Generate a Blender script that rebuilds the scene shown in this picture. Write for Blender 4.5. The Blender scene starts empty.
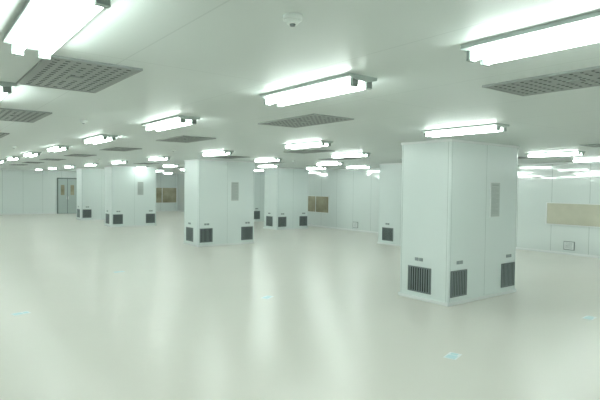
import bpy, bmesh, math, random
from mathutils import Matrix, Vector
random.seed(3)
S=bpy.context.scene
H=3.0; CAMZ=2.13
S.view_settings.view_transform='Standard'

def mat(name,col,rough=.5,metal=0,emit=None,es=0,spec=.5,coat=0):
    m=bpy.data.materials.new(name); m.use_nodes=True
    b=m.node_tree.nodes['Principled BSDF']
    b.inputs['Base Color'].default_value=(*col,1)
    b.inputs['Roughness'].default_value=rough
    b.inputs['Metallic'].default_value=metal
    b.inputs['Specular IOR Level'].default_value=spec
    b.inputs['Coat Weight'].default_value=coat
    b.inputs['Coat Roughness'].default_value=.04
    b.inputs['Coat IOR'].default_value=1.8
    if emit:
        b.inputs['Emission Color'].default_value=(*emit,1); b.inputs['Emission Strength'].default_value=es
    return m

def noise_col(m,c1,c2,scale=1.5,detail=3):
    nt=m.node_tree; b=nt.nodes['Principled BSDF']
    tc=nt.nodes.new('ShaderNodeTexCoord'); n=nt.nodes.new('ShaderNodeTexNoise')
    n.inputs['Scale'].default_value=scale; n.inputs['Detail'].default_value=detail
    r=nt.nodes.new('ShaderNodeValToRGB')
    r.color_ramp.elements[0].position=.3; r.color_ramp.elements[1].position=.7
    r.color_ramp.elements[0].color=(*c1,1); r.color_ramp.elements[1].color=(*c2,1)
    nt.links.new(tc.outputs['Object'],n.inputs['Vector']); nt.links.new(n.outputs['Fac'],r.inputs['Fac'])
    nt.links.new(r.outputs['Color'],b.inputs['Base Color'])
    return n,r

def seam_mat(name,col,seam,pw,ph,rot=(0,0,0),rough=.3,mortar=.012,coat=0,spec=.5):
    m=mat(name,col,rough,coat=coat,spec=spec); nt=m.node_tree; b=nt.nodes['Principled BSDF']
    tc=nt.nodes.new('ShaderNodeTexCoord'); mp=nt.nodes.new('ShaderNodeMapping')
    mp.inputs['Rotation'].default_value=rot
    br=nt.nodes.new('ShaderNodeTexBrick'); br.offset=0; br.squash=1
    br.inputs['Color1'].default_value=(*col,1)
    br.inputs['Color2'].default_value=(*[c*.99 for c in col],1)
    br.inputs['Mortar'].default_value=(*seam,1)
    br.inputs['Scale'].default_value=1; br.inputs['Mortar Size'].default_value=mortar
    br.inputs['Mortar Smooth'].default_value=.2
    br.inputs['Brick Width'].default_value=pw; br.inputs['Row Height'].default_value=ph
    nt.links.new(tc.outputs['Object'],mp.inputs['Vector']); nt.links.new(mp.outputs['Vector'],br.inputs['Vector'])
    nt.links.new(br.outputs['Color'],b.inputs['Base Color'])
    return m

WALL=(.77,.83,.815)
M={}
M['colp']=mat('column_panel_paint',(.74,.82,.80),.28)
M['seam']=mat('panel_joint',(.42,.49,.47),.5)
M['trim']=mat('white_aluminium_trim',(.85,.88,.875),.25)
M['dark']=mat('grille_cavity',(.012,.02,.02),.7)
M['slat']=mat('grille_slat',(.28,.33,.33),.4)
M['frame']=mat('grille_frame',(.18,.22,.22),.4)
M['sign']=mat('notice_board',(.50,.55,.53),.4)
M['ink']=mat('notice_print',(.38,.43,.41),.6)
M['body']=mat('lamp_body',(.48,.56,.53),.35)
M['cap']=mat('lamp_end_cap',(.24,.29,.27),.4)
M['tube']=mat('fluorescent_tube',(.9,1,.95),.3,emit=(.905,1.0,.95),es=29)
M['vent']=mat('vent_panel',(.29,.32,.305),.5)
M['hole']=mat('vent_hole',(.07,.085,.08),.8)
M['plastic']=mat('white_plastic',(.8,.86,.82),.35)
M['green']=mat('exit_green',(.02,.35,.15),.4,emit=(.02,.5,.2),es=.6)
M['door']=mat('door_panel',(.46,.53,.51),.35)
M['dframe']=mat('door_frame',(.14,.18,.17),.4)
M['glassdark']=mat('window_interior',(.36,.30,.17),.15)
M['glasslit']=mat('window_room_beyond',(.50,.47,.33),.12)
M['tape']=mat('floor_label_tape',(.60,.80,.84),.4)
M['tapew']=mat('floor_label_paper',(.9,.94,.96),.4)
noise_col(M['colp'],(.75,.82,.81),(.77,.84,.825),.8)
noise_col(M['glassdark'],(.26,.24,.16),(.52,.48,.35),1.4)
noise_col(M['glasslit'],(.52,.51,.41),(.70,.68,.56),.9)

class B:
    def __init__(s,name): s.n=name; s.bm=bmesh.new(); s.mats=[]
    def mi(s,k):
        if k not in s.mats: s.mats.append(k)
        return s.mats.index(k)
    def box(s,x0,x1,y0,y1,z0,z1,k,bev=0,vert_only=False):
        r=bmesh.ops.create_cube(s.bm,size=1)
        vs=r['verts']
        for v in vs:
            v.co=Vector(((x0+x1)/2+v.co.x*(x1-x0),(y0+y1)/2+v.co.y*(y1-y0),(z0+z1)/2+v.co.z*(z1-z0)))
        fs={f for v in vs for f in v.link_faces}
        i=s.mi(k)
        for f in fs: f.material_index=i
        if bev:
            es={e for v in vs for e in v.link_edges}
            if vert_only: es={e for e in es if abs(e.verts[0].co.z-e.verts[1].co.z)>.5*(z1-z0)}
            bmesh.ops.bevel(s.bm,geom=list(es),offset=bev,segments=3,affect='EDGES',profile=.5)
    def cyl(s,c,r1,r2,h,k,axis='Z',seg=24):
        m=Matrix.Translation(c)
        if axis=='Y': m=m@Matrix.Rotation(math.pi/2,4,'X')
        r=bmesh.ops.create_cone(s.bm,cap_ends=True,segments=seg,radius1=r1,radius2=r2,depth=h,matrix=m)
        i=s.mi(k)
        for f in {f for v in r['verts'] for f in v.link_faces}:
            f.material_index=i
            if len(f.verts)==4: f.smooth=True
    def prism(s,prof,y0,y1,k):
        a=[s.bm.verts.new((x,y0,z)) for x,z in prof]; b=[s.bm.verts.new((x,y1,z)) for x,z in prof]
        n=len(prof); i=s.mi(k); F=[s.bm.faces.new(a),s.bm.faces.new(b[::-1])]
        for j in range(n): F.append(s.bm.faces.new((a[j],b[j],b[(j+1)%n],a[(j+1)%n])))
        for f in F: f.material_index=i
    def done(s,loc=(0,0,0),me_only=False):
        bmesh.ops.recalc_face_normals(s.bm,faces=s.bm.faces[:])
        me=bpy.data.meshes.new(s.n); s.bm.to_mesh(me); s.bm.free()
        for k in s.mats: me.materials.append(M[k] if isinstance(k,str) else k)
        if me_only: return me
        o=bpy.data.objects.new(s.n,me); o.location=loc; S.collection.objects.link(o); return o
def inst(name,me,loc,rz=0):
    o=bpy.data.objects.new(name,me); o.location=loc; o.rotation_euler=(0,0,rz); S.collection.objects.link(o); return o

# ---------------- room shell
XL,XR,YB,YF=-8.,17.,-5.,38.4
M['floorm']=mat('epoxy_floor',(.74,.73,.67),.28,spec=.45)
noise_col(M['floorm'],(.755,.73,.675),(.785,.76,.705),.3,2)
M['ceilm']=seam_mat('ceiling_panels',(.645,.70,.675),(.56,.615,.59),1.2,3.6,rough=.45,mortar=.006,spec=.35)
def wall_mat(name,axis,rough,coat):
    m=mat(name,WALL,rough,coat=coat); nt=m.node_tree; b=nt.nodes['Principled BSDF']
    tc=nt.nodes.new('ShaderNodeTexCoord'); sp=nt.nodes.new('ShaderNodeSeparateXYZ')
    nt.links.new(tc.outputs['Object'],sp.inputs[0])
    d=nt.nodes.new('ShaderNodeMath'); d.operation='DIVIDE'; d.inputs[1].default_value=1.2
    fr=nt.nodes.new('ShaderNodeMath'); fr.operation='FRACT'
    lt=nt.nodes.new('ShaderNodeMath'); lt.operation='LESS_THAN'; lt.inputs[1].default_value=.014
    mx=nt.nodes.new('ShaderNodeMix'); mx.data_type='RGBA'
    mx.inputs['A'].default_value=(*WALL,1); mx.inputs['B'].default_value=(.5,.56,.54,1)
    nt.links.new(sp.outputs[axis],d.inputs[0]); nt.links.new(d.outputs[0],fr.inputs[0]); nt.links.new(fr.outputs[0],lt.inputs[0])
    nt.links.new(lt.outputs[0],mx.inputs['Factor']); nt.links.new(mx.outputs['Result'],b.inputs['Base Color'])
    return m
M['wallX']=wall_mat('wall_panels_y',1,.15,1)
M['wallY']=wall_mat('wall_panels_x',0,.3,0)
def simple(name,*a):
    o=B(name); o.box(*a); return o.done()
simple('floor',XL-.2,XR+.2,YB-.2,YF+.2,-.1,0,'floorm')
simple('ceiling',XL-.2,XR+.2,YB-.2,YF+.2,H,H+.1,'ceilm')
simple('wall_left',XL-.1,XL,YB,YF,0,H,'wallX')
simple('wall_right',XR,XR+.1,YB,YF,0,H,'wallX')
simple('wall_back',XL-.1,XR+.1,YB-.1,YB,0,H,'wallY')
simple('wall_far',XL-.1,XR+.1,YF,YF+.1,0,H,'wallY')
for nm,a in (('left',(XL,XL+.02,YB,YF)),('right',(XR-.02,XR,YB,YF)),('back',(XL,XR,YB,YB+.02)),('far',(XL,XR,YF-.02,YF))):
    simple('baseboard_'+nm,*a,0,.08,'trim')
    simple('trim_'+nm,*a,H-.05,H,'trim')

# windows
def window_right(name,y0,y1,z0,z1,g,nm=1):
    o=B(name); t=.03
    o.box(XR-.012,XR-.002,y0,y1,z0,z1,g)
    for a in ((y0-t,y1+t,z0-t,z0),(y0-t,y1+t,z1,z1+t),(y0-t,y0,z0,z1),(y1,y1+t,z0,z1)):
        o.box(XR-.035,XR,*a,'trim')
    for i in range(1,nm):
        y=y0+(y1-y0)*i/nm; o.box(XR-.03,XR,y-.012,y+.012,z0,z1,'trim')
    o.done()
window_right('window_1',3.2,8.55,.98,1.66,'glasslit',3)
window_right('window_2',19.8,21.9,.78,1.6,'glassdark',2)
o=B('window_3'); o.box(14.6,16.9,YF-.012,YF-.002,.7,1.85,'glassdark')
for a in ((14.55,16.95,.65,.7),(14.55,16.95,1.85,1.9),(14.55,14.6,.7,1.85),(16.9,16.95,.7,1.85),(15.7,15.74,.7,1.85)):
    o.box(a[0],a[1],YF-.04,YF,a[2],a[3],'trim')
o.done()
# door
o=B('door_1')
o.box(8.1,9.45,YF-.04,YF-.001,0,2.5,'dframe')
o.box(8.18,8.755,YF-.06,YF-.04,.01,2.42,'door'); o.box(8.795,9.37,YF-.06,YF-.04,.01,2.42,'door')
for x in (8.34,8.97): o.box(x,x+.24,YF-.066,YF-.06,1.3,2.0,'glassdark')
for x in (8.70,8.82): o.box(x,x+.03,YF-.10,YF-.06,1.0,1.2,'trim')
o.done()
o=B('exit_sign'); o.box(9.5,10.1,YF-.05,YF,2.62,2.86,'trim'); o.box(9.53,10.07,YF-.056,YF-.05,2.65,2.83,'green'); o.done()

def sock(y,z,w=.34,h=.28):
    o=B('wall_air_outlet')
    o.box(XR-.03,XR,y-w/2,y+w/2,z-h/2,z+h/2,'frame'); o.box(XR-.034,XR-.03,y-w/2+.02,y+w/2-.02,z-h/2+.02,z+h/2-.02,'trim')
    for i in range(5):
        zz=z-h/2+.06+i*.04; o.box(XR-.04,XR-.034,y-w/2+.06,y+w/2-.06,zz,zz+.012,'slat')
    o.done()
for y in (7.8,11.3,17.8,24): sock(y,.3)

# ---------------- columns
def column(x,y,w=2.25,d=1.15,sign=True):
    o=B('cleanroom_column')
    o.box(0,w,0,d,0,H,'colp',bev=.035,vert_only=True)
    o.box(-.015,w+.015,-.015,d+.015,0,.07,'trim',bev=.01)
    o.box(-.012,w+.012,-.012,d+.012,H-.045,H,'trim')
    for t in (w*.5,): 
        o.box(t-.003,t+.003,-.002,.01,.07,H-.045,'seam'); o.box(t-.003,t+.003,d-.01,d+.002,.07,H-.045,'seam')
    for t in (.05,w-.05): o.box(t-.003,t+.003,-.0015,.01,.07,H-.045,'seam')
    for t in (.05,d-.05): o.box(-.0015,.01,t-.003,t+.003,.07,H-.045,'seam')
    def grille(face,t0,t1,z0=.15,z1=.63):
        def bx(a0,a1,p0,p1,b0,b1,k):
            if face=='-y': o.box(a0,a1,-p1,-p0,b0,b1,k)
            elif face=='+y': o.box(a0,a1,d+p0,d+p1,b0,b1,k)
            elif face=='-x': o.box(-p1,-p0,a0,a1,b0,b1,k)
            else: o.box(w+p0,w+p1,a0,a1,b0,b1,k)
        f=.022
        bx(t0,t1,.0,.004,z0,z1,'dark')
        for a in ((t0,t1,z0,z0+f),(t0,t1,z1-f,z1),(t0,t0+f,z0+f,z1-f),(t1-f,t1,z0+f,z1-f)):
            bx(a[0],a[1],0,.018,a[2],a[3],'frame')
        n=9
        for i in range(n):
            c=t0+f+(t1-t0-2*f)*(i+.5)/n
            bx(c-.0085,c+.0085,.004,.014,z0+f,z1-f,'slat')
        m=(t0+t1)/2+.02
        bx(m-.09,m-.01,0,.012,.74,.80,'slat'); bx(m+.01,m+.09,0,.012,.74,.80,'slat')
    s=w>1.5
    grille('-y',.06,.54); grille('+y',.06,.54)
    if s: grille('-y',w-.55,w-.07); grille('+y',w-.55,w-.07); grille('+x',d/2-.26,d/2+.26)
    grille('-x',.38 if d>1 else .1,.92)
    if sign and s:
        a=w*.56
        o.box(a,a+.32,-.012,0,1.57,2.25,'trim'); o.box(a+.012,a+.308,-.015,-.012,1.582,2.238,'sign')
        for i in range(20):
            z=2.14-i*.026; L=.24 if i%4 else .15
            o.box(a+.03,a+.03+L,-.0165,-.015,z,z+.008,'ink')
        o.box(a+.05,a+.27,-.0165,-.015,2.18,2.205,'ink')
    return o.done((x,y,0))
column(7.65,5.6); column(7.8,15.9); column(7.8,25.3); column(7.8,30.8,sign=False)
column(14.0,12.3,sign=False); column(14.0,20.1,1.9,sign=False)
column(15.9,25.4,1.1,1.15,sign=False)

# ---------------- fluorescent fixtures (run along Y)
o=B('fluorescent_light_fixture')
o.prism([(-.15,0),(.15,0),(.15,-.025),(.05,-.045),(-.05,-.045),(-.15,-.025)],-.63,.63,'body')
for x in (-.075,.075):
    o.cyl((x,0,-.066),.024,.024,1.18,'tube','Y',16)
    for y in (-.605,.605):
        o.box(x-.034,x+.034,y-.015,y+.015,-.095,-.02,'cap',bev=.006)
lm=o.done(me_only=True)
rows=[(.6,[2.93,5.7,8.9,12.1,15.3,18.5,21.7,24.9,28.1,31.3,34.5,-.4,-3.4]),
      (2.82,[1.27,3.52,6.65,9.9,13.3,16.6,19.9,23.2,26.5,29.8,33.1,36.2,-1.5,-4.]),
      (6.35,[4.45,8.1,11.9,15.8,19.7,23.5,27.3,31.1,34.9,.7,-3]),
      (9.2,[-3.,1.2,9.9,13.8,21.5,25.2,29.2,33.1,36.6]),
      (12.1,[-2.1,2.,5.95,9.95,14.1,18.1,22.1,26.1,30.1,34.1]),
      (15.0,[-2.1,2.,6.2,10.,15.6,18.4,23.5,27.5,31.5,35.5]),
      (-3.0,[-1.5,3.5,8.5,13.5,18.5,23.5,28.5,33.5])]
for x,ys in rows:
    for y in ys: inst('fluorescent_light_fixture',lm,(x,y,H))

# ---------------- perforated air vents
o=B('ceiling_air_vent'); L=1.2; W=.62
o.box(-W/2,W/2,-L/2,L/2,-.012,0,'vent')
for a in ((-W/2-.02,W/2+.02,-L/2-.02,-L/2),(-W/2-.02,W/2+.02,L/2,L/2+.02),(-W/2-.02,-W/2,-L/2,L/2),(W/2,W/2+.02,-L/2,L/2)):
    o.box(*a,-.016,0,'vent')
for i in range(8):
    for j in range(15):
        if i in(3,) and j%4==1: continue
        x=-W/2+.06+i*(W-.12)/7; y=-L/2+.06+j*(L-.12)/14
        o.box(x-.016,x+.016,y-.009,y+.009,-.014,-.011,'hole')
o.box(-.05,.05,-.05,.05,-.022,-.012,'vent')
vm=o.done(me_only=True)
for x,ys in ((1.1,[4.42,7.5,10.9,14.2,17.5,20.8,24,27.2]),(4.18,[1.9,5.4,9.1,12.9,16.7,20.5,24.3,28]),
             (7.9,[10.,13.9,21.,]),(10.7,[4.,7.9,12.,16,20,24]),(13.5,[4.,8.,10.9,16.2,24.])):
    for y in ys: inst('ceiling_air_vent',vm,(x-(.03 if x<2 else 0),y,H))

o=B('smoke_detector'); o.cyl((0,0,-.012),.05,.05,.024,'plastic'); o.cyl((0,0,-.034),.028,.042,.02,'plastic'); o.cyl((0,0,-.049),.012,.016,.01,'frame'); dm=o.done(me_only=True)
for x,y in ((1.56,2.12),(1.9,7.4),(5.2,12.),(10.4,6.),(10.4,14.),(2.0,14),(5.4,19)): inst('smoke_detector',dm,(x,y,H))

def label(x,y,r,s=1):
    o=B('floor_label_sticker')
    o.box(-.13*s,.13*s,-.08*s,.08*s,0,.002,'tapew'); o.box(-.11*s,.02*s,-.06*s,.06*s,.002,.003,'tape'); o.box(.04*s,.11*s,-.04*s,.05*s,.002,.003,'tape')
    q=o.done((x,y,.0005)); q.rotation_euler=(0,0,r)
for a in ((5.45,3.9,.3),(1.42,9.3,.2),(8.95,3.75,.1),(5.4,8.05,.5),(4.,12.4,0)): label(*a)

w=bpy.data.worlds.new('World'); S.world=w; w.use_nodes=True
w.node_tree.nodes['Background'].inputs['Color'].default_value=(.8,.95,.88,1); w.node_tree.nodes['Background'].inputs['Strength'].default_value=.3

# ---------------- camera
cam=bpy.data.cameras.new('camera'); co=bpy.data.objects.new('camera',cam); S.collection.objects.link(co); S.camera=co
cam.sensor_width=36; cam.lens=30.6
f=Vector((.6075,.7944,0)).normalized(); p=math.radians(1.57)
fw=(f*math.cos(p)+Vector((0,0,-1))*math.sin(p)).normalized()
r=fw.cross(Vector((0,0,1))).normalized(); u=r.cross(fw)
t=math.radians(.7); r2=r*math.cos(t)+u*math.sin(t); u2=u*math.cos(t)-r*math.sin(t)
m=Matrix((r2,u2,-fw)).transposed().to_4x4(); m.translation=Vector((0,0,CAMZ)); co.matrix_world=m
